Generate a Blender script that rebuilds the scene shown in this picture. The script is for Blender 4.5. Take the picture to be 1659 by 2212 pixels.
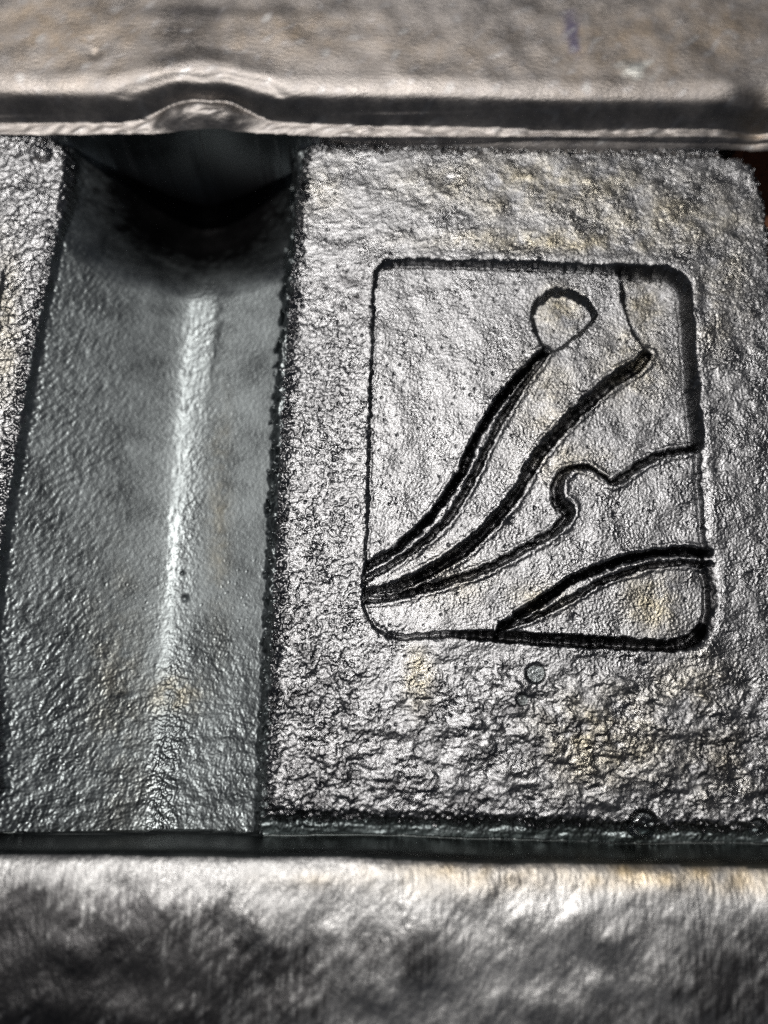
import bpy, math, random
import numpy as np

for o in list(bpy.data.objects):
    bpy.data.objects.remove(o, do_unlink=True)
S = bpy.context.scene
COL = S.collection

# ------------------------------------------------------------------ camera
F, CU, CV = 2070.0, 829.5, 1106.0          # focal length / centre in photo units (photo 1659 x 2212)
TH = math.radians(15.0)
D = 0.312                                   # metres from the lens to the plaque
cam_d = bpy.data.cameras.new("camera")
cam = bpy.data.objects.new("camera", cam_d)
COL.objects.link(cam)
cam.location = (0, -D * math.sin(TH), D * math.cos(TH))
cam.rotation_euler = (TH, 0, 0)
cam_d.sensor_fit = 'HORIZONTAL'
cam_d.sensor_width = 24.0
cam_d.lens = 24.0 * F / 1659.0
cam_d.clip_start = 0.005
cam_d.clip_end = 100
cam_d.dof.use_dof = True
cam_d.dof.focus_distance = 0.309
cam_d.dof.aperture_fstop = 3.4
S.camera = cam

# ------------------------------------------------------------------ sky and sun
SUN_Z = math.radians(17.5)      # angle of the sun from straight up
SUN_A = math.radians(-26)      # azimuth measured from +Y towards +X
w = bpy.data.worlds.new("World")
S.world = w
w.use_nodes = True
nt = w.node_tree
sky = nt.nodes.new('ShaderNodeTexSky')
sky.sky_type = 'NISHITA'
sky.sun_disc = False
sky.sun_elevation = math.pi / 2 - SUN_Z
sky.sun_rotation = SUN_A
bg = nt.nodes['Background']
bg.inputs['Strength'].default_value = 0.05
sky.dust_density = 3.0
sky.air_density = 0.8
hs = nt.nodes.new('ShaderNodeHueSaturation')      # thin white veil over the blue
hs.inputs['Saturation'].default_value = 0.45
nt.links.new(sky.outputs[0], hs.inputs['Color'])
nt.links.new(hs.outputs[0], bg.inputs[0])
sd = bpy.data.lights.new("sun", 'SUN')
sd.energy = 5.0
sd.angle = math.radians(0.5)
sd.color = (1.0, 0.965, 0.92)
sun = bpy.data.objects.new("sun", sd)
COL.objects.link(sun)
from mathutils import Vector
sdir = Vector((math.sin(SUN_Z) * math.sin(SUN_A), math.sin(SUN_Z) * math.cos(SUN_A), math.cos(SUN_Z)))
sun.rotation_euler = sdir.to_track_quat('Z', 'Y').to_euler()
sun.location = sdir * 2
S.view_settings.view_transform = 'Standard'
S.view_settings.look = 'None'
S.view_settings.exposure = -1.25
S.view_settings.gamma = 1.0
S.render.film_transparent = False
try:
    S.cycles.use_denoising = False
    S.cycles.max_bounces = 6
except Exception:
    pass

# ------------------------------------------------------------------ geometry helpers
ct, st = math.cos(TH), math.sin(TH)

def at(u, v, z=0.0):
    """point of the plane at height z (metres) seen at photo position u, v"""
    dx, dy, dz = (u - CU) / F, -(v - CV) / F, -1.0
    wy, wz = dy * ct - dz * st, dy * st + dz * ct
    t = (z - D * ct) / wz
    return (dx * t, -D * st + wy * t)

def proj(X, Y, z=0.0):
    px, py, pz = X, Y + D * st, z - D * ct
    cy, cz = py * ct + pz * st, -py * st + pz * ct
    return CU + F * px / (-cz), CV - F * cy / (-cz)

x0, x1 = -0.172, 0.172
y_lo = at(830, 2420)[1]; y_a = at(830, 1860)[1]; y_b = at(830, 262)[1]; y_hi = at(830, -190)[1]
STEP = 0.0003
xs = np.arange(x0, x1, STEP)
ys = np.concatenate([np.arange(y_lo, y_a, STEP * 2), np.arange(y_a, y_b, STEP), np.arange(y_b, y_hi, STEP * 2)])
X, Y = np.meshgrid(xs, ys)
NY, NX = X.shape
U, V = proj(X, Y)
U9, V9 = proj(X, Y, 0.009)
rng = np.random.default_rng(11)
fy = np.fft.fftfreq(NY)[:, None]
fx = np.fft.rfftfreq(NX)[None, :]

def noise(lam, bw=0.5, ang=0.0, stretch=1.0):
    """band-limited noise, wavelength lam in grid cells; long axis of the grain at ang (deg), stretched"""
    n = np.fft.rfft2(rng.standard_normal((NY, NX)))
    a = math.radians(ang)
    p = fx * math.cos(a) + fy * math.sin(a)
    q = -fx * math.sin(a) + fy * math.cos(a)
    k = np.sqrt((p / stretch) ** 2 + q ** 2) + 1e-9
    g = np.exp(-(np.log(k * lam) ** 2) / (2 * bw * bw))
    r = np.fft.irfft2(n * g, s=(NY, NX))
    return (r / r.std()).astype(np.float32)

def fract(lmin, lmax, beta=1.0, ang=0.0, stretch=1.0):
    n = np.fft.rfft2(rng.standard_normal((NY, NX)))
    a = math.radians(ang)
    p = fx * math.cos(a) + fy * math.sin(a)
    q = -fx * math.sin(a) + fy * math.cos(a)
    k = np.sqrt((p / stretch) ** 2 + q ** 2) + 1e-9
    g = k ** (-beta) / (1 + (k * lmin) ** 8) / (1 + (1 / (k * lmax)) ** 6)
    r = np.fft.irfft2(n * g, s=(NY, NX))
    return (r / r.std()).astype(np.float32)

def lownoise(lam, ang=0.0, stretch=1.0):
    n = np.fft.rfft2(rng.standard_normal((NY, NX)))
    a = math.radians(ang)
    p = fx * math.cos(a) + fy * math.sin(a)
    q = -fx * math.sin(a) + fy * math.cos(a)
    k2 = (p / stretch) ** 2 + q ** 2
    g = np.exp(-k2 * lam * lam)
    g[0, 0] = 0
    r = np.fft.irfft2(n * g, s=(NY, NX))
    return (r / r.std()).astype(np.float32)

def ss(a, b, x):
    t = np.clip((x - a) / (b - a), 0, 1)
    return t * t * (3 - 2 * t)

def gauss(u, v, ru, rv, uu=None, vv=None):
    uu = U if uu is None else uu
    vv = V if vv is None else vv
    return np.exp(-((uu - u) / ru) ** 2 - ((vv - v) / rv) ** 2)

def smooth_poly(pts, closed=False, n=6):
    """Catmull-Rom through the points"""
    P = [np.array(p, float) for p in pts]
    out = []
    m = len(P)
    rngi = range(m) if closed else range(m - 1)
    for i in rngi:
        if closed:
            a, b, c, d = P[(i - 1) % m], P[i], P[(i + 1) % m], P[(i + 2) % m]
        else:
            a, b, c, d = P[max(i - 1, 0)], P[i], P[i + 1], P[min(i + 2, m - 1)]
        for k in range(n):
            t = k / n
            out.append(0.5 * ((2 * b) + (-a + c) * t + (2 * a - 5 * b + 4 * c - d) * t * t + (-a + 3 * b - 3 * c + d) * t ** 3))
    if not closed:
        out.append(P[-1])
    return out

def dist_line(UU, VV, pts, closed=False, reach=80):
    d2 = np.full(UU.shape, float(reach * reach), np.float32)
    m = len(pts)
    for i in range(m if closed else m - 1):
        a, b = pts[i], pts[(i + 1) % m]
        lo_u, hi_u = min(a[0], b[0]) - reach, max(a[0], b[0]) + reach
        lo_v, hi_v = min(a[1], b[1]) - reach, max(a[1], b[1]) + reach
        rows = np.where((V[:, NX // 2] > lo_v - 8) & (V[:, NX // 2] < hi_v + 8))[0]
        if len(rows) == 0:
            continue
        r0, r1 = rows.min(), rows.max() + 1
        us = (U[r0:r1] > lo_u - 8) & (U[r0:r1] < hi_u + 8)
        cc = np.where(us.any(axis=0))[0]
        if len(cc) == 0:
            continue
        c0, c1 = cc.min(), cc.max() + 1
        uu, vv = UU[r0:r1, c0:c1], VV[r0:r1, c0:c1]
        ex, ey = b[0] - a[0], b[1] - a[1]
        L = ex * ex + ey * ey + 1e-9
        t = np.clip(((uu - a[0]) * ex + (vv - a[1]) * ey) / L, 0, 1)
        dd = (uu - a[0] - t * ex) ** 2 + (vv - a[1] - t * ey) ** 2
        d2[r0:r1, c0:c1] = np.minimum(d2[r0:r1, c0:c1], dd)
    return np.sqrt(d2)

def inside(UU, VV, pts):
    r = np.zeros(UU.shape, bool)
    m = len(pts)
    for i in range(m):
        a, b = pts[i], pts[(i + 1) % m]
        if a[1] == b[1]:
            continue
        c = ((a[1] > VV) != (b[1] > VV)) & (UU < (b[0] - a[0]) * (VV - a[1]) / (b[1] - a[1]) + a[0])
        r ^= c
    return r

def sdf(UU, VV, pts, reach=80):
    d = dist_line(UU, VV, pts, True, reach)
    return np.where(inside(UU, VV, pts), d, -d)

def interp(v, table):
    t = np.array(table, float)
    return np.interp(v, t[:, 0], t[:, 1])

def smooth_interp(v, table):
    p = np.array(smooth_poly(table, n=10))
    return np.interp(v, p[:, 0], p[:, 1])

# ------------------------------------------------------------------ noise fields
nA = noise(5, 0.35); nB = noise(9, 0.4); nC = noise(18, 0.4, 12, 0.45)
nD = noise(40, 0.5, 8, 0.5); nE = noise(90, 0.5)
nS = noise(3.8, 0.3)
nQ = fract(3.2, 30, 1.6)               # broad cast grain
nR = fract(3.5, 60, 1.9, -8, 0.55)     # ragged, drawn out relief
streak = noise(8, 0.5, 24, 0.2)
streak2 = noise(6, 0.5, 84, 0.2)
nF = noise(8, 0.4, 60, 0.45)          # diagonal hammered grain of the channel
nG = noise(14, 0.4, 15, 0.4)
big1 = lownoise(40); big2 = lownoise(70, 0, 0.6); mid1 = lownoise(14); mid2 = lownoise(22, 10, 0.5)
# wobble for every cast edge
UW = U + 2.4 * nB + 2.2 * mid1 + 1.2 * nA
VW = V + 2.4 * np.roll(nB, 300, 1) + 2.2 * np.roll(mid1, 200, 0) + 1.2 * np.roll(nA, 100, 1)
US = U + 1.2 * mid1 + 0.7 * nB
VS = V + 1.2 * np.roll(mid1, 200, 0) + 0.7 * np.roll(nB, 300, 1)

mm = 0.001
# ------------------------------------------------------------------ outlines (photo units)
panel_pts = smooth_poly([(648, 345), (662, 312), (700, 303), (900, 304), (1200, 308), (1450, 314), (1594, 322),
                         (1634, 340), (1660, 395), (1682, 520), (1700, 900), (1722, 1400), (1745, 1700), (1748, 1790),
                         (1700, 1799), (1500, 1794), (1200, 1784), (900, 1776), (640, 1769), (582, 1764),
                         (574, 1725), (580, 1600), (588, 1400), (598, 1180), (612, 900), (626, 700), (638, 500)], True, 5)
frame_pts = smooth_poly([(806, 610), (815, 575), (845, 556), (950, 556), (1150, 562), (1300, 566), (1400, 570), (1455, 576),
                         (1490, 600), (1502, 660), (1512, 800), (1526, 950), (1532, 1060), (1542, 1180), (1556, 1270),
                         (1552, 1340), (1530, 1385), (1492, 1408), (1400, 1404), (1200, 1394), (1000, 1382), (860, 1386), (812, 1362),
                         (787, 1325), (783, 1280), (790, 1150), (796, 900), (802, 700)], True, 5)
# lines of the drawing
A1 = smooth_poly([(1178, 752), (1150, 780), (1085, 855), (1035, 930), (1000, 1010), (960, 1075), (905, 1140), (830, 1200), (760, 1240)])
A2 = smooth_poly([(1186, 756), (1140, 815), (1090, 895), (1055, 960), (1022, 1030), (975, 1110), (920, 1165), (840, 1222), (760, 1262)])
Bl = smooth_poly([(1408, 752), (1385, 778), (1330, 812), (1265, 868), (1210, 925), (1160, 985), (1115, 1065), (1040, 1150), (960, 1210), (860, 1262), (760, 1285)])
Cl = smooth_poly([(760, 1295), (830, 1288), (920, 1268), (1050, 1225), (1150, 1172), (1205, 1140), (1233, 1100), (1210, 1072), (1212, 1030), (1240, 1004),
                  (1282, 1006), (1322, 1034), (1350, 1024), (1390, 994), (1440, 974), (1490, 964), (1560, 950)])
tear = smooth_poly([(1183, 750), (1160, 715), (1152, 680), (1160, 648), (1185, 628), (1220, 620), (1252, 630), (1288, 662), (1280, 690), (1240, 725), (1200, 752)], True, 6)
corner = smooth_poly([(1330, 560), (1346, 590), (1352, 640), (1366, 690), (1386, 728), (1408, 750)])
D1 = smooth_poly([(1560, 1195), (1480, 1188), (1400, 1196), (1300, 1222), (1220, 1262), (1150, 1310), (1082, 1354)])
D2 = smooth_poly([(1560, 1222), (1480, 1212), (1400, 1222), (1310, 1250), (1240, 1288), (1170, 1325), (1082, 1358)])
R1 = [(700, 480)] + [(1330, 480), (1330, 560), (1312, 600)] + [(1250, 606), (1200, 610), (1150, 630), (1134, 690), (1150, 730)] + A1 + [(700, 1240)]
R1 = [(700, 480), (1290, 480), (1290, 560)] + A1 + [(700, 1240)]
R2 = [(1290, 480)] + corner + Bl + A1[::-1]
# the plain between the teardrop and the top edge is one level with both leaves
R4 = Cl + [(1640, 960), (1640, 1195)] + D1 + [(1060, 1440), (760, 1480), (700, 1380)]
R5 = D1 + [(1082, 1358), (1060, 1470), (1640, 1470), (1640, 1222)]
R12top = [(1100, 480), (1330, 480)] + corner[:] + [(1290, 800), (1186, 756), (1178, 752), (1100, 820), (1000, 700)]

sP = sdf(UW, VW, panel_pts, 90)
sF = sdf(US, VS, frame_pts, 90)
s1 = sdf(US, VS, R1, 60); s2 = sdf(US, VS, R2, 60); s3 = sdf(US, VS, R12top, 60)
s4 = sdf(US, VS, R4, 60); s5 = sdf(US, VS, R5, 60)
sT = sdf(US, VS, tear, 60)

# ------------------------------------------------------------------ the height of the casting, in mm
# emblem
FL = -6.2
def lev(s, top, wdt):
    return FL + (top - FL) * ss(-wdt * 0.45, wdt * 0.55, s)
l1 = -2.0 + 1.4 * ss(930, 800, U)
l2 = -2.0 + 0.7 * np.clip((V - 900) / 400, 0, 1)
l4 = -1.0
l5 = -2.2
a = np.maximum(s1, s3)
e1 = lev(a, l1, 15); e2 = lev(s2, l2, 19)
e4 = lev(s4, l4, 13); e5 = lev(s5, l5, 11)
E = np.maximum(np.maximum(e1, e2), np.maximum(e4, e5))
tearcut = ss(-6, 8, sT)
E = E * (1 - tearcut) + np.minimum(E, FL + 1.2) * tearcut
# the narrow cuts fade out towards the left tip
fade = np.clip((U - 800) / 200, 0.25, 1)
E = np.where(U < 1000, l2 + (E - l2) * (0.35 + 0.65 * fade), E)
# carved dark lines along the steps
wvar = np.clip(1 + 0.06 * mid2 + 0.06 * mid1 + 0.04 * nC, 0.5, 1.6)
cut_shade = np.zeros(U.shape, np.float32)
for ln, dep, wd in ((A1, 2.2, 6.6), (A2, 2.0, 5.4), (Bl, 2.6, 8), (Cl, 2.8, 7.6), (D1, 2.4, 6.8), (D2, 1.8, 4.8)):
    dl = dist_line(US, VS, ln, False, 50)
    cut_shade = np.maximum(cut_shade, ss(wd * 1.1, wd * 0.4, dl + 1.8 * nA + 2.0 * mid1))  # mask for the painted shade of the cuts
    tip = 0.35 + 0.65 * np.clip((US - 800) / 120, 0, 1)
    E = E - dep * 1.6 * tip * ss(wd * 1.5 * wvar, 0, dl) - tip * 0.30 * np.exp(-((dl - wd * 2.1) / 5.0) ** 2) * -1
lF = 15 + 12 * ss(1440, 1480, U) + 8 * ss(1180, 1210, V) * ss(1480, 1520, U)
lF = lF - 8 * ss(840, 800, U)
frame_in = ss(0, 1, sF / lF)
trench = np.exp(-((sF - lF * 0.9) / 5.0) ** 2)
bot = ss(1340, 1370, V) * ss(950, 1050, U)
Hp = E * frame_in - (1.4 + 3.6 * bot) * np.clip(1.05 - np.abs(sF - lF * 0.8) / (7.0 + 7 * bot), 0, 1) ** 0.85 * (1 - 0.75 * ss(860, 820, U))
Hp = Hp + 0.12 * np.exp(-((sF + 8) / 9.0) ** 2)          # cast lip round the frame
# panel swells gently
Hp = Hp + 0.5 * gauss(1100, 1600, 500, 200) - 0.3 * gauss(720, 1000, 60, 500) + 0.05 * big1 * (sF < 0)

# channel
uL = smooth_interp(V, [(200, 165), (300, 150), (420, 140), (560, 110), (800, 62), (1050, 20), (1150, 2), (1300, -14), (1800, -60), (1900, -70)])
uR = smooth_interp(V, [(200, 650), (300, 646), (560, 634), (800, 612), (1100, 598), (1400, 588), (1800, 572), (1900, 570)])
uC = smooth_interp(V, [(200, 392), (560, 396), (800, 374), (1050, 356), (1250, 342), (1500, 320), (1800, 292), (1900, 286)])
wl = np.clip((U - uL) / (uC - uL), 0, 1)
wr = np.clip((uR - U) / (uR - uC), 0, 1)
prof_l = 1.6 * ss(0, 0.05, wl) + 18.4 * (1 - (1 - wl) ** 1.22)
uRn = uR + 1.5 * nB + 3.0 * mid1 + 2.5 * nQ
wrn = (uRn - U) / (uR - uC)
prof_r = 12.2 * ss(0, 0.13, wrn) + 7.8 * (1 - (1 - wr) ** 1.25)
depth = np.where(U < uC, prof_l, prof_r)
Hc = -depth
# soft bead along the valley and the crease right of it
bu = U - (uC + 2 + 4 * mid1)
Hc = Hc + 0.14 * np.exp(-(bu / 11) ** 2) * ss(520, 640, V)
Hc = Hc - 0.22 * np.exp(-((bu - 50) / 14) ** 2) * ss(560, 640, V) * (0.12 + 0.88 * ss(860, 740, V))
# the head of the channel dives under the rail
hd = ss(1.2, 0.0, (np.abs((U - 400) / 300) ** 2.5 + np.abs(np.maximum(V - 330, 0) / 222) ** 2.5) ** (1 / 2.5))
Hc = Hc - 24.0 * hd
# foot of the channel
Hc = Hc + 0.2 * nD * ss(1300, 1700, V) * 0.4

# panel over the channel
edge = ss(-12, 26, sP)
low = np.where(U < 700, Hc, -4.0)
low = np.where((U > 1560) & (V < 1760), -24.0, low)
Vq = V - 0.016 * (U - 830)
low = np.where((V > 1725) & (U > 560), -1.4 - 5.4 * np.clip((Vq - 1745) / 75, 0, 1) + 0.08 * nG + 0.22 * fract(4, 30, 1.5, 0, 0.25), low)
H = low + (Hp - low) * edge
H = H - 0.6 * np.exp(-((sP + 6) / 8) ** 2)
# side panel on the far left
sideE = ss(6, -22, U - uL)
side_pts = smooth_poly([(-400, 297), (60, 292), (120, 300), (150, 330), (140, 420), (110, 560), (60, 800), (20, 1050), (-14, 1300), (-40, 1800), (-400, 1800)], True, 4)
sS = sdf(UW, VW, side_pts, 90)
sideE = ss(-10, 20, sS)
side_top = 0.0 - 1.6 * ss(6, -14, U - (uL - 92)) * ss(560, 640, V)
H = np.where(U < 400, H * (1 - sideE) + side_top * sideE, H)

# rails (heights by distance across them)
Yr = Y + 0.0165 * X
def rail_tab(tab, uref=830):
    r = []
    for v, z in tab:
        r.append((at(uref, v, z * mm)[1], z))
    return sorted(r)
top_tab = [(312, -2.8), (304, -2.0), (294, -1.1), (282, 0.1), (268, 1.7), (256, 3.3), (246, 4.7), (236, 6.1), (226, 7.4), (212, 8.8), (194, 9.6), (172, 9.9), (150, 9.6), (100, 8.9), (0, 7.4), (-220, 3.6)]
bot_tab = [(1806, -6.2), (1811, -5.9), (1820, -3.4), (1829, 0.2), (1837, 4.2), (1846, 7.2), (1858, 8.7), (1880, 9.7), (1930, 10.7), (1990, 11.2), (2080, 10.8), (2212, 9.4), (2480, 4)]
tt = rail_tab(top_tab); bt = rail_tab(bot_tab)
wobT = 0.0005 * lownoise(60, 0, 0.2)
wobB = 0.0004 * lownoise(50, 0, 0.3)
arch = np.exp(-np.abs((U9 - 425) / 122) ** 3)
Ht = smooth_interp(Yr + wobT - 0.0056 * arch, tt)
Hb = smooth_interp(Yr + wobB, bt)
yT = tt[0][0]; yB = bt[-1][0]
isT = (Yr + wobT) > yT
isB = (Yr + wobB) < yB
# lump on the upper rail above the channel
q = np.sqrt(((U9 - 435) / (128 + 3 * big1)) ** 2 + ((V9 - 226 + 2 * big1) / 44) ** 2)
railmask = ss(300, 262, V)
Ht = np.maximum(Ht, np.where(V < 300, np.minimum(1.0 + 5.6 * ss(1.1, 0.2, q) + 0.1 * nG, 1.2 + 0.20 * (300 - V)), -99))
Ht = Ht + railmask * (0.9 * ss(1.0, 0.3, np.sqrt(((U9 - 430) / 175) ** 2 + ((V9 - 160) / 60) ** 2)) - 0.5 * np.exp(-((q - 1.35) / 0.16) ** 2) * (V9 < 205))
# worn corner at the right end
qe = gauss(1650, 235, 45, 40, U9, V9)
Ht = Ht - 3.0 * qe + 0.5 * gauss(1580, 190, 60, 30, U9, V9)
Ht = Ht - 0.5 * gauss(205, 118, 14, 12, U9, V9) - 0.5 * gauss(1372, 160, 40, 26, U9, V9) + 0.5 * gauss(1372, 152, 26, 16, U9, V9)
Ht = Ht + 0.12 * lownoise(25, 0, 0.5) * ss(240, 150, V9) + 0.05 * nE
# lower rail is hammered and brushed
Hb = Hb + (0.10 * lownoise(17, 0, 0.4) + 0.26 * lownoise(34, 0, 0.4) + 0.05 * nD + 0.04 * nR + 0.018 * streak + 0.012 * streak2) * ss(1835, 1900, V)

# ------------------------------------------------------------------ cast skin
rough_border = ss(150, 20, np.abs(U - 700)) * ss(520, 760, V)
lowzone = ss(1400, 1500, V + 30 * big1) * ss(600, 640, U)
pan = ss(5, 30, sP)
inF = ss(2, 24, sF)
act = np.clip(0.35 + 0.5 * mid1 + 0.35 * mid2, 0.05, 1.6) * (0.35 + 0.65 * ss(380, 760, V))
amp_f = 0.012 + 0.03 * rough_border + 0.022 * act
flow = ss(1300, 900, V)
calm = 1 - 0.35 * inF
skinP = (0.017 + 0.022 * act + 0.012 * rough_border) * nS + (0.010 + 0.015 * act) * nA + 0.07 * rough_border * nB + (0.012 + 0.055 * rough_border + 0.026 * act * calm) * nQ + 0.02 * act * calm * nR * (1 - lowzone) + 0.03 * calm * mid1 + 0.07 * lownoise(30) + 0.08 * lownoise(60)
skinP = skinP + lowzone * (0.04 * nC + 0.07 * nD + 0.17 * nR + 0.03 * nQ)
skinP = skinP - 0.25 * rough_border * ss(0.9, 1.8, nB) + 0.12 * ss(1.2, 2.2, -nC) * (1 - inF)
pits = -0.28 * ss(1.7, 2.6, nB) - 0.14 * ss(1.7, 2.7, nA)
bank = ss(60, 300, U - uL) 
skinC = (0.03 * nF + 0.03 * nQ + 0.012 * nS) * ss(-30, -260, U - uC) + 0.008 * nB
skinC = skinC + (0.06 * nQ + 0.02 * nB + 0.03 * nS + 0.04 * nR * ss(20, -200, U - uC)) * ss(1150, 1700, V + 60 * big1) * (1 - 0.6 * np.exp(-((U - uC - 10) / 40) ** 2))
beadz = np.exp(-((U - uC - 22) / 34) ** 2)
skinC = skinC + beadz * (0.02 * nB + 0.02 * nQ + 0.022 * nS + (0.05 * nB + 0.03 * nQ + 0.05 * nS) * ss(1380, 1500, V))
skinC = skinC - 0.35 * ss(1.9, 2.6, nB) * ss(1000, 1300, V) * 0.5
isPanel = (sP > 0) & (~isT) & (~isB)
isSide = (sS > 0) & (U < 400) & (~isT) & (~isB)
H = H + np.where(isPanel, (skinP + pits) * pan, np.where(isSide, 0.02 * nS + 0.02 * nA + 0.05 * nB + 0.09 * nQ + 0.06 * nR, skinC))
for u, v, r_ in ((1157, 1455, 22), (1128, 1512, 14), (1390, 1780, 30), (1638, 1787, 18)):
    rr = np.sqrt((U - u) ** 2 + (V - v) ** 2)
    kk = ss(r_ * 1.15, r_ * 0.8, rr)
    hm = float(H[rr < r_].mean()) if (rr < r_).any() else 0.0
    H = H * (1 - kk) + (hm - 0.35 + 0.35 * (H - hm)) * kk + 0.08 * np.exp(-((rr - r_ * 1.25) / 4) ** 2)
# edges are the roughest
H = H + (0.30 * nB + 0.25 * nQ + 0.2 * nC) * np.exp(-((sP - 4) / 16) ** 2) * (U < 800) + 0.2 * nB * np.exp(-(sS / 18) ** 2) * (U < 400)
# single pits
for u, v, r, d in ((372, 1270, 7, 0.9), (366, 1212, 4, 0.6), (92, 332, 13, 1.2), (1330, 1110, 5, 0.4), (1245, 1332, 7, 0.4), (1108, 1112, 9, 0.8)):
    H = H - d * gauss(u, v, r * 1.2, r)
H = H - 0.7 * np.exp(-((np.sqrt((U - 92) ** 2 + (V - 332) ** 2) - 22) / 7) ** 2) * -0.6
H = np.where((U > 1560) & (V < 1760) & ~isPanel, H - 9 * ss(0, -25, sP), H)
H = np.where(isT, Ht, np.where(isB, Hb, H)).astype(np.float32)
Z = H * mm

# ------------------------------------------------------------------ stains and painted shade
tan = np.zeros_like(U)
for u, v, ru, rv, s in ((1180, 400, 260, 60, .7), (1430, 470, 200, 70, .6), (1250, 520, 260, 26, .9), (1560, 640, 60, 120, .5), (1400, 650, 40, 60, .8), (1215, 660, 40, 40, .9),
                        (1370, 780, 70, 70, .7), (1180, 860, 60, 90, .4), (1250, 990, 110, 40, .5), (905, 1470, 26, 60, 1.0), (1420, 1300, 60, 60, .9), (1170, 1290, 60, 30, .6),
                        (1300, 1600, 130, 90, .8), (1500, 1480, 90, 60, .6), (1560, 1650, 110, 80, .5), (455, 1080, 26, 220, .5), (350, 1490, 60, 40, 1.0), (10, 700, 30, 150, .5),
                        (220, 1500, 60, 260, .35), (980, 1250, 90, 60, .3), (700, 400, 80, 60, .25)):
    tan = np.maximum(tan, s * gauss(u, v, ru, rv))
tanR = np.zeros_like(U)
for u, v, ru, rv, s in ((130, 60, 230, 110, 1.0), (600, 70, 260, 70, .7), (950, 110, 300, 60, .5), (1400, 90, 260, 90, .9), (1560, 60, 120, 90, 1.0), (1640, 240, 40, 40, 1.0), (1250, 110, 60, 90, .9)):
    tanR = np.maximum(tanR, s * gauss(u, v, ru, rv, U9, V9))
for u, v, ru, rv, s in ((1400, 1885, 320, 30, 1.0), (1000, 1890, 200, 36, .6), (1600, 1900, 160, 30, .9), (700, 1900, 120, 20, .3)):
    tanR = np.maximum(tanR, s * gauss(u, v, ru, rv, U9, V9))
rn = lownoise(12, 0, 0.5)
tan = np.where(isT | isB, tanR * (1 + 0.3 * rn), tan)
tan = np.clip(tan * (0.6 + np.where(isT | isB, 0.05 * nQ, 0.22 * big1 + 0.12 * mid1 + 0.12 * nQ)), 0, 0.85)
# dark tarnish together with shade put into the colour
shade_tarnish = np.zeros_like(U)
for u, v, ru, rv, s in ((150, 2120, 420, 190, 1.5), (600, 2120, 160, 110, .9), (760, 2050, 120, 60, .5), (1580, 2120, 160, 110, .9), (1350, 2200, 160, 60, .5), (60, 1950, 120, 40, .9), (330, 1905, 60, 16, .5), (700, 1915, 90, 14, .35), (1120, 1900, 70, 14, .4), (420, 2010, 120, 50, .7), (900, 2060, 80, 60, .6), (1330, 2000, 120, 30, .3)):
    shade_tarnish = np.maximum(shade_tarnish, s * gauss(u, v, ru, rv, U9, V9))
shade_tarnish = shade_tarnish * isB  # shade of the rail's near side, painted as dark patches
shade_tarnish = np.clip(1.5 * shade_tarnish * (0.8 + 0.14 * streak + 0.14 * streak2 + 0.10 * mid1 + 0.10 * big1), 0, 0.9)
shade_tarnish = np.maximum(shade_tarnish, np.where(isPanel, 0.5 * ss(0.6, 2.0, mid2 + 0.5 * nC) * lowzone, 0))
shade_tarnish = np.maximum(shade_tarnish, np.where(isT, 0.5 * gauss(430, 60, 130, 90, U9, V9) * ss(500, 465, U9) + 0.5 * gauss(520, 20, 240, 16, U9, V9), 0))
for u, v, ru, rv, s_ in ((755, 640, 40, 60, .8), (720, 600, 60, 40, .6), (700, 880, 50, 40, .4), (1080, 760, 50, 70, .35), (1250, 850, 60, 60, .35), (900, 640, 70, 60, .3), (650, 1450, 40, 200, .5), (1150, 1100, 60, 40, .3)):
    shade_tarnish = np.maximum(shade_tarnish, np.where(isPanel, s_ * gauss(u, v, ru, rv) * ss(-0.6, 0.9, nR + 0.5 * nQ), 0))  # dark patches painted in for facets turned from the sun
shade_tarnish = np.maximum(shade_tarnish, np.where(~isT & ~isPanel & ~isSide & (U > 100) & (U < 680) & (V < 700), ss(0.22, 0.62, hd + 0.05 * nQ + 0.04 * mid1), 0))  # shade of the channel head painted black into the metal
shade_tarnish = np.maximum(shade_tarnish, 0.55 * cut_shade * (sF > 4) * np.clip((U - 830) / 120, 0.2, 1))  # shade inside the carved cuts painted in
frame_shade = np.maximum(bot, ss(1440, 1480, U) * ss(1150, 1200, V))
shade_tarnish = np.maximum(shade_tarnish, 0.75 * frame_shade * ss(13, 5, np.abs(sF - lF * 0.55) + 1.5 * nA + 1.5 * mid1) * (sF > 0))  # shade along the lower and right frame wall, put into the colour
violet = np.clip(1.1 * gauss(1232, 45, 17, 28, U9, V9) + 1.0 * gauss(1243, 90, 16, 30, U9, V9) - 0.1 + 0.15 * nG * isT, 0, 1) * isT
pale = np.clip(1.3 * gauss(1372, 152, 34, 20, U9, V9) - 0.2 + 0.2 * nG, 0, 1) * isT

ATTR = {'tan': tan, 'shade_tarnish': shade_tarnish, 'violet': violet, 'pale': pale}

# ------------------------------------------------------------------ materials
def nodes(mat):
    mat.use_nodes = True
    t = mat.node_tree
    return t, t.nodes['Principled BSDF']

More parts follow.
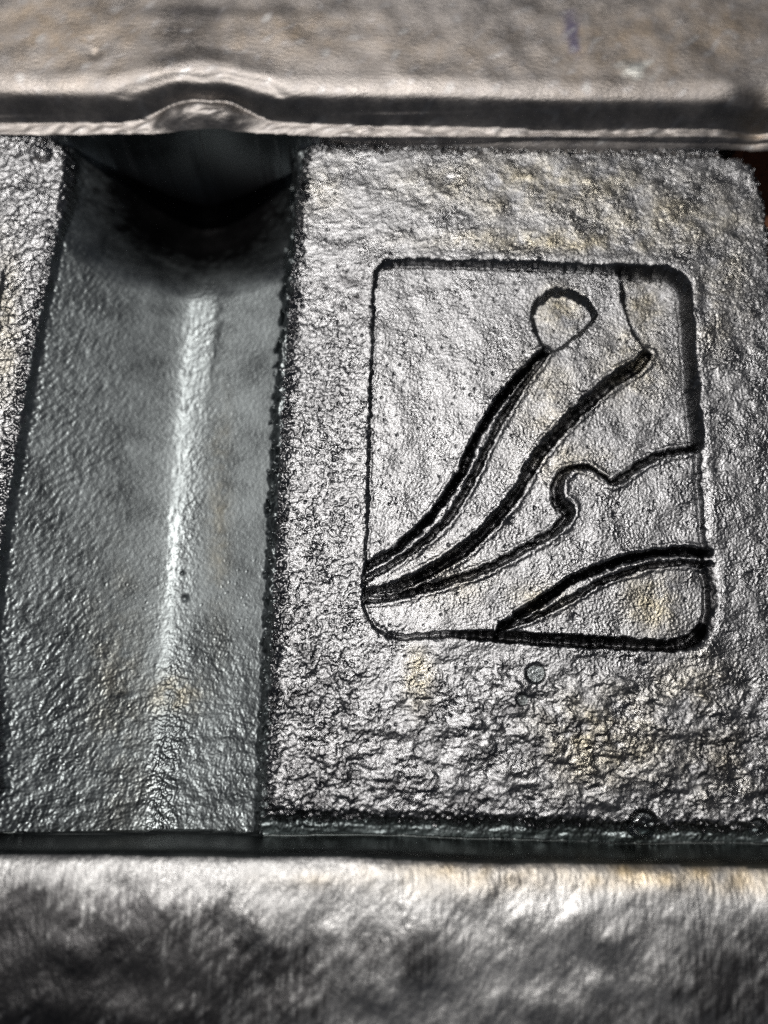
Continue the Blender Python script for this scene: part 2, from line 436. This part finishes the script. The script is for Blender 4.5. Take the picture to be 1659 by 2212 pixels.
def cast_metal(name, base, rough, grain, grain_scale, tint_tan=(0.245, 0.22, 0.16), aniso_scale=(1, 1, 1), bump=0.0001, rvar=0.12):
    m = bpy.data.materials.new(name)
    t, p = nodes(m)
    N, L = t.nodes, t.links
    tc = N.new('ShaderNodeTexCoord')
    mp = N.new('ShaderNodeMapping'); mp.inputs['Scale'].default_value = aniso_scale
    L.new(tc.outputs['Object'], mp.inputs[0])
    n1 = N.new('ShaderNodeTexNoise'); n1.inputs['Scale'].default_value = grain_scale; n1.inputs['Detail'].default_value = 4; n1.inputs['Roughness'].default_value = 0.65
    n2 = N.new('ShaderNodeTexNoise'); n2.inputs['Scale'].default_value = 60; n2.inputs['Detail'].default_value = 8; n2.inputs['Roughness'].default_value = 0.7
    n3 = N.new('ShaderNodeTexNoise'); n3.inputs['Scale'].default_value = grain_scale * 0.5; n3.inputs['Detail'].default_value = 6
    L.new(mp.outputs[0], n1.inputs[0]); L.new(tc.outputs['Object'], n2.inputs[0]); L.new(mp.outputs[0], n3.inputs[0])
    def mix(fac, a, b):
        x = N.new('ShaderNodeMix'); x.data_type = 'RGBA'
        if isinstance(fac, float): x.inputs[0].default_value = fac
        else: L.new(fac, x.inputs[0])
        if isinstance(a, tuple): x.inputs[6].default_value = (*a, 1)
        else: L.new(a, x.inputs[6])
        if isinstance(b, tuple): x.inputs[7].default_value = (*b, 1)
        else: L.new(b, x.inputs[7])
        return x.outputs[2]
    def at_(nm):
        a = N.new('ShaderNodeAttribute'); a.attribute_name = nm
        return a.outputs['Fac']
    def ramp(src, lo, hi, o0=0.0, o1=1.0):
        r = N.new('ShaderNodeMapRange'); r.inputs[1].default_value = lo; r.inputs[2].default_value = hi
        r.inputs[3].default_value = o0; r.inputs[4].default_value = o1
        L.new(src, r.inputs[0]); return r.outputs[0]
    dark = tuple(c * 0.62 for c in base)
    c = mix(ramp(n2.outputs[0], 0.35, 0.65), dark, base)
    c = mix(ramp(n3.outputs[0], 0.56, 0.75, 0, 0.45), c, tuple(c0 * 0.45 for c0 in base))
    c = mix(at_('tan'), c, tint_tan)
    c = mix(at_('shade_tarnish'), c, (0.035, 0.034, 0.036))
    c = mix(at_('violet'), c, (0.15, 0.135, 0.19))
    c = mix(at_('pale'), c, (0.66, 0.66, 0.62))
    L.new(c, p.inputs['Base Color'])
    p.inputs['Metallic'].default_value = 1.0
    L.new(ramp(n2.outputs[0], 0.3, 0.7, rough - rvar, rough + rvar), p.inputs['Roughness'])
    b = N.new('ShaderNodeBump'); b.inputs['Strength'].default_value = grain; b.inputs['Distance'].default_value = bump
    L.new(n1.outputs[0], b.inputs['Height']); L.new(b.outputs[0], p.inputs['Normal'])
    return m

M_panel = cast_metal('cast_silver_metal', (0.245, 0.247, 0.255), 0.27, 1.0, 1000, bump=0.0002)
M_chan = cast_metal('cast_grey_metal', (0.26, 0.285, 0.292), 0.41, 0.8, 900, bump=0.00012)
M_rail = cast_metal('polished_rail_metal', (0.39, 0.365, 0.35), 0.46, 0.6, 500, tint_tan=(0.36, 0.295, 0.23), aniso_scale=(1, 2.5, 1), bump=0.0003)
M_rail2 = cast_metal('brushed_rail_metal', (0.47, 0.47, 0.47), 0.42, 1.0, 350, tint_tan=(0.42, 0.33, 0.20), aniso_scale=(1.6, 0.7, 1), bump=0.0004)

def rust():
    m = bpy.data.materials.new('rusty_steel')
    t, p = nodes(m)
    n = t.nodes.new('ShaderNodeTexNoise'); n.inputs['Scale'].default_value = 90; n.inputs['Detail'].default_value = 8
    r = t.nodes.new('ShaderNodeValToRGB')
    r.color_ramp.elements[0].position = 0.35; r.color_ramp.elements[0].color = (0.02, 0.01, 0.006, 1)
    r.color_ramp.elements[1].position = 0.7; r.color_ramp.elements[1].color = (0.22, 0.065, 0.018, 1)
    t.links.new(n.outputs[0], r.inputs[0]); t.links.new(r.outputs[0], p.inputs['Base Color'])
    p.inputs['Roughness'].default_value = 0.85
    return m
M_rust = rust()
M_shade = cast_metal('shade_black', (0.012, 0.012, 0.013), 0.85, 0.6, 500, bump=0.0003)  # black colour stands in for shade in the hole and the gap
_p = M_shade.node_tree.nodes['Principled BSDF']
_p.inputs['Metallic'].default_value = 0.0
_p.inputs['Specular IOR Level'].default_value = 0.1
M_strip = cast_metal('rail_shade_metal', (0.085, 0.095, 0.095), 0.4, 0.3, 300, bump=0.0002)  # dark colour holding the shade of the rail's inner side
M_ledge = cast_metal('wet_grey_metal', (0.25, 0.285, 0.29), 0.46, 0.6, 600, bump=0.00015)

def water():
    m = bpy.data.materials.new('clear_water')
    m.use_nodes = True
    t = m.node_tree
    t.nodes.clear()
    o = t.nodes.new('ShaderNodeOutputMaterial'); mx = t.nodes.new('ShaderNodeMixShader')
    tr = t.nodes.new('ShaderNodeBsdfTransparent'); tr.inputs[0].default_value = (0.80, 0.83, 0.83, 1)
    gl = t.nodes.new('ShaderNodeBsdfGlossy'); gl.inputs['Roughness'].default_value = 0.08
    fr = t.nodes.new('ShaderNodeFresnel'); fr.inputs[0].default_value = 1.36
    t.links.new(fr.outputs[0], mx.inputs[0]); t.links.new(tr.outputs[0], mx.inputs[1]); t.links.new(gl.outputs[0], mx.inputs[2])
    t.links.new(mx.outputs[0], o.inputs[0])
    return m
M_water = water()

# ------------------------------------------------------------------ meshes cut out of the height sheet, cell by cell
VX = np.stack([X, Y, Z], -1).reshape(-1, 3).astype(np.float32)
idx = np.arange(NY * NX).reshape(NY, NX)
def cellm(m):   # a cell belongs by its lower left corner
    return m[:-1, :-1]

def sheet(name, mask, mat, parent, skirt=True, floor=-0.048):
    q = idx[:-1, :-1][mask]
    quads = np.stack([q, q + 1, q + NX + 1, q + NX], -1)
    used, inv = np.unique(quads, return_inverse=True)
    quads = inv.reshape(-1, 4)
    co = VX[used]
    nv = len(co)
    # side walls: border edges drop to the underside
    e = np.concatenate([quads[:, [0, 1]], quads[:, [1, 2]], quads[:, [2, 3]], quads[:, [3, 0]]])
    if skirt:
        key = np.minimum(e[:, 0], e[:, 1]).astype(np.int64) * (nv + 1) + np.maximum(e[:, 0], e[:, 1])
        _, first, cnt = np.unique(key, return_index=True, return_counts=True)
        be = e[first[cnt == 1]]
        bv, binv = np.unique(be, return_inverse=True)
        binv = binv.reshape(-1, 2)
        low_ = co[bv].copy(); low_[:, 2] = floor
        if name == 'upper_rail':      # open mouth of the hole over the channel
            uu_ = proj(low_[:, 0], low_[:, 1])[0]
            mouth = (uu_ > 150) & (uu_ < 655) & (low_[:, 1] < yT + 0.006)
            low_[mouth, 2] = -0.0038
        co = np.concatenate([co, low_])
        sk = np.stack([be[:, 1], be[:, 0], nv + binv[:, 0], nv + binv[:, 1]], -1)
        ns = len(sk)
        quads = np.concatenate([quads, sk])
    else:
        ns = 0; bv = np.zeros(0, int)
    me = bpy.data.meshes.new(name)
    me.vertices.add(len(co)); me.vertices.foreach_set('co', co.ravel())
    me.loops.add(quads.size); me.loops.foreach_set('vertex_index', quads.ravel().astype(np.int32))
    me.polygons.add(len(quads)); me.polygons.foreach_set('loop_start', np.arange(0, quads.size, 4, dtype=np.int32))
    sm = np.ones(len(quads), bool)
    if ns: sm[-ns:] = False
    me.update(calc_edges=True)
    me.polygons.foreach_set('use_smooth', sm)
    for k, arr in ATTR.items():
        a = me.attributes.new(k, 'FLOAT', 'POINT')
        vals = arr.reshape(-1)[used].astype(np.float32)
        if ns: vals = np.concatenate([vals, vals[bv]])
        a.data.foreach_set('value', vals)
    if ns:   # keep the shading of the top free of the skirts
        se = np.zeros(len(me.edges), bool)
        ev = np.zeros(len(me.edges) * 2, np.int32); me.edges.foreach_get('vertices', ev); ev = ev.reshape(-1, 2)
        k2 = np.minimum(ev[:, 0], ev[:, 1]).astype(np.int64) * (len(co) + 1) + np.maximum(ev[:, 0], ev[:, 1])
        k1 = np.minimum(be[:, 0], be[:, 1]).astype(np.int64) * (len(co) + 1) + np.maximum(be[:, 0], be[:, 1])
        se[np.isin(k2, k1)] = True
        a = me.attributes.new('sharp_edge', 'BOOLEAN', 'EDGE'); a.data.foreach_set('value', se)
    me.materials.append(mat)
    o = bpy.data.objects.new(name, me)
    COL.objects.link(o)
    o.parent = parent
    return o

root = bpy.data.objects.new('cast_metal_plaque', None)
COL.objects.link(root)
root['label'] = 'silver-grey cast metal plaque with sunken curved-line emblem, deep side channel and two raised rails'
root['category'] = 'plaque'

mT, mB = cellm(isT), cellm(isB)
mid = ~(mT | mB)
mPan = mid & cellm(sP > -6)
mSide = mid & cellm((sS > -2) & (U < 400))
slotA = mid & ~mPan & cellm((U > 1560) & (V < 1760))
slot = slotA & cellm(V < 470)
slot2 = slotA & ~slot
foot = mid & ~mPan & cellm((V > 1740) & (U > 560)) 
head = mid & ~mPan & cellm((V < 345) & (U > 690) & (U < 1600))
mCh = mid & ~mPan & ~mSide & ~slotA & ~foot & ~head

upper = sheet('upper_rail', mT, M_rail, root); upper['label'] = 'smooth tan-grey upper rail with rounded edge and arched lump'
mStrip = mB & cellm((Yr + wobB) > at(830, 1860 , 0.009)[1])
sheet('rail_shade_strip', mStrip, M_strip, root)['label'] = 'inner side of the lower rail, its shade painted dark'  # inner face of the rail, coloured dark for its shade
lower = sheet('lower_rail', mB & ~mStrip, M_rail2, root); lower['label'] = 'brushed lower rail with painted dark shade'
chan = sheet('channel', mCh, M_chan, root); chan['label'] = 'dull grey channel with bright ridge along its bottom'
side = sheet('side_panel', mSide, M_panel, root)
sheet('backing_plate', slot, M_rust, root)['label'] = 'rust-brown plate deep in the gap right of the panel'
sheet('side_gap', slot2, M_shade, root)  # gap coloured black to stand for its shade
# emblem panel with the drawing in it
inFr = cellm(sF > 0)
border = (mPan | head) & ~inFr
sheet('bottom_ledge', foot, M_ledge, root)['label'] = 'dark blue-grey step between the panel and the lower rail'
panel = sheet('emblem_panel', border, M_panel, root); panel['label'] = 'rough bright panel around the sunken emblem'
mf = mPan & inFr
c4 = mf & cellm(s4 > 0); c5 = mf & cellm(s5 > 0) & ~c4
cT = mf & cellm(sT > 0)
sLine = cellm(np.maximum(s2, s3))
c2 = mf & cellm(s2 > 0) & ~cT & ~c4 & ~c5
c1 = mf & cellm(np.maximum(s1, s3) > 0) & ~c2 & ~cT & ~c4 & ~c5
c0 = mf & ~(c1 | c2 | c4 | c5 | cT)
for nm, mk, lab in (('raised_field', c1, 'flat field left of the curved lines'), ('raised_band', c2, 'long curved band sweeping up to the right'),
                    ('raised_hill', c4, 'wavy-topped hill shape under the notched line'), ('raised_wedge', c5, 'low wedge in the lower right corner'),
                    ('teardrop_pocket', cT, 'sunken teardrop at the top of the thin stem'), ('recess_floor', c0, 'deep floor of the emblem')):
    o = sheet(nm, mk, M_panel, panel, skirt=False)
    o['label'] = lab

# the channel runs on under the upper rail as a closed hole
def hole():
    i0 = np.array([np.where(isT[:, j])[0].min() for j in range(NX)])
    js = [j for j in range(0, NX, 3) if 128 < U[i0[j], j] < 676]
    vs, fs = [], []
    deps = [-0.0015, 0.004, 0.012, 0.024, 0.045]
    for n_, dd in enumerate(deps):
        for j in js:
            z_ = Z[i0[j] - 1, j]
            vs.append((xs[j], ys[i0[j]] + dd, float(min(z_, -0.002)) - (0.0002 if n_ == 0 else 0.0)))
    m_ = len(js)
    for n_ in range(len(deps) - 1):
        for a_ in range(m_ - 1):
            fs.append((n_ * m_ + a_, n_ * m_ + a_ + 1, (n_ + 1) * m_ + a_ + 1, (n_ + 1) * m_ + a_))
    b_ = len(vs)
    for j in js:
        vs.append((xs[j], ys[i0[j]] + deps[-1], 0.004))
    for a_ in range(m_ - 1):
        q_ = (len(deps) - 1) * m_
        fs.append((q_ + a_, q_ + a_ + 1, b_ + a_ + 1, b_ + a_))
    c_ = len(vs)                       # unseen roof of the hole, added to keep its inside dark
    for dd in (0.0002, 0.020, 0.046):
        for j in js:
            vs.append((xs[j], ys[i0[j]] + dd, -0.0036))
    for n_ in range(2):
        for a_ in range(m_ - 1):
            fs.append((c_ + n_ * m_ + a_, c_ + (n_ + 1) * m_ + a_, c_ + (n_ + 1) * m_ + a_ + 1, c_ + n_ * m_ + a_ + 1))
    me = bpy.data.meshes.new('drain_hole'); me.from_pydata(vs, [], fs); me.update()
    me.materials.append(M_shade)  # shade inside the hole given as a black colour
    o = bpy.data.objects.new('drain_hole', me); COL.objects.link(o); o.parent = root
hole()

# underside slab that closes the casting
def box(name, lo, hi, mat, parent):
    import bmesh
    bm = bmesh.new()
    bmesh.ops.create_cube(bm, size=1.0)
    for v_ in bm.verts:
        for i in range(3):
            v_.co[i] = lo[i] if v_.co[i] < 0 else hi[i]
    bmesh.ops.bevel(bm, geom=bm.edges[:], offset=0.001, segments=2, affect='EDGES')
    me = bpy.data.meshes.new(name); bm.to_mesh(me); bm.free()
    me.materials.append(mat)
    o = bpy.data.objects.new(name, me); COL.objects.link(o); o.parent = parent
    return o
box('base_slab', (x0 - 0.001, y_lo - 0.001, -0.064), (x1 + 0.001, y_hi + 0.001, -0.0482), M_chan, root)

# ------------------------------------------------------------------ droplets standing on the metal
def surf(u, v):
    x, y = at(u, v)
    i = int(np.argmin(abs(ys - y))); j = int(np.argmin(abs(xs - x)))
    return x, y, float(Z[i - 1:i + 2, j - 1:j + 2].mean())

def droplet(u, v, r, h, label, seed):
    x, y, z = surf(u, v)
    R = random.Random(seed)
    ph = [R.uniform(0, 6.28) for _ in range(3)]
    vs, fs = [], []
    NS, NR = 36, 9
    for k in range(NR):
        a = k / (NR - 1) * math.pi / 2
        for s_ in range(NS):
            t = s_ / NS * 2 * math.pi
            w_ = 1 + 0.05 * math.sin(2 * t + ph[0]) + 0.03 * math.sin(3 * t + ph[1])
            vs.append((r * w_ * math.cos(a) * math.cos(t), r * w_ * math.cos(a) * math.sin(t), h * math.sin(a) if k < NR - 1 else h))
    for k in range(NR - 1):
        for s_ in range(NS):
            n_ = (s_ + 1) % NS
            fs.append((k * NS + s_, k * NS + n_, (k + 1) * NS + n_, (k + 1) * NS + s_))
    # flat underside sunk just into the metal
    b0 = len(vs)
    for s_ in range(NS):
        vs.append((vs[s_][0], vs[s_][1], -0.00025))
    for s_ in range(NS):
        n_ = (s_ + 1) % NS
        fs.append((b0 + s_, b0 + n_, n_, s_))
    fs.append(tuple(b0 + s_ for s_ in reversed(range(NS))))
    me = bpy.data.meshes.new('droplet'); me.from_pydata(vs, [], fs); me.update()
    me.polygons.foreach_set('use_smooth', [True] * len(fs))
    me.materials.append(M_water)
    o = bpy.data.objects.new('droplet', me); COL.objects.link(o)
    o.location = (x, y, z)
    o['label'] = label; o['category'] = 'droplet'; o['group'] = 'clear droplets on the plaque'
    return o
k = 0.000151
droplet(1157, 1455, 20 * k, 8 * k, 'small round clear droplet on the panel just below the emblem frame', 1)
droplet(1128, 1512, 13 * k, 4 * k, 'faint shallow droplet on the rough metal, lowest one on the panel face', 2)
droplet(1390, 1780, 28 * k, 12 * k, 'largest clear droplet at the bottom edge of the panel beside the lower rail', 3)
droplet(1638, 1787, 17 * k, 9 * k, 'droplet with dark centre at the far right end of the panel bottom edge', 4)
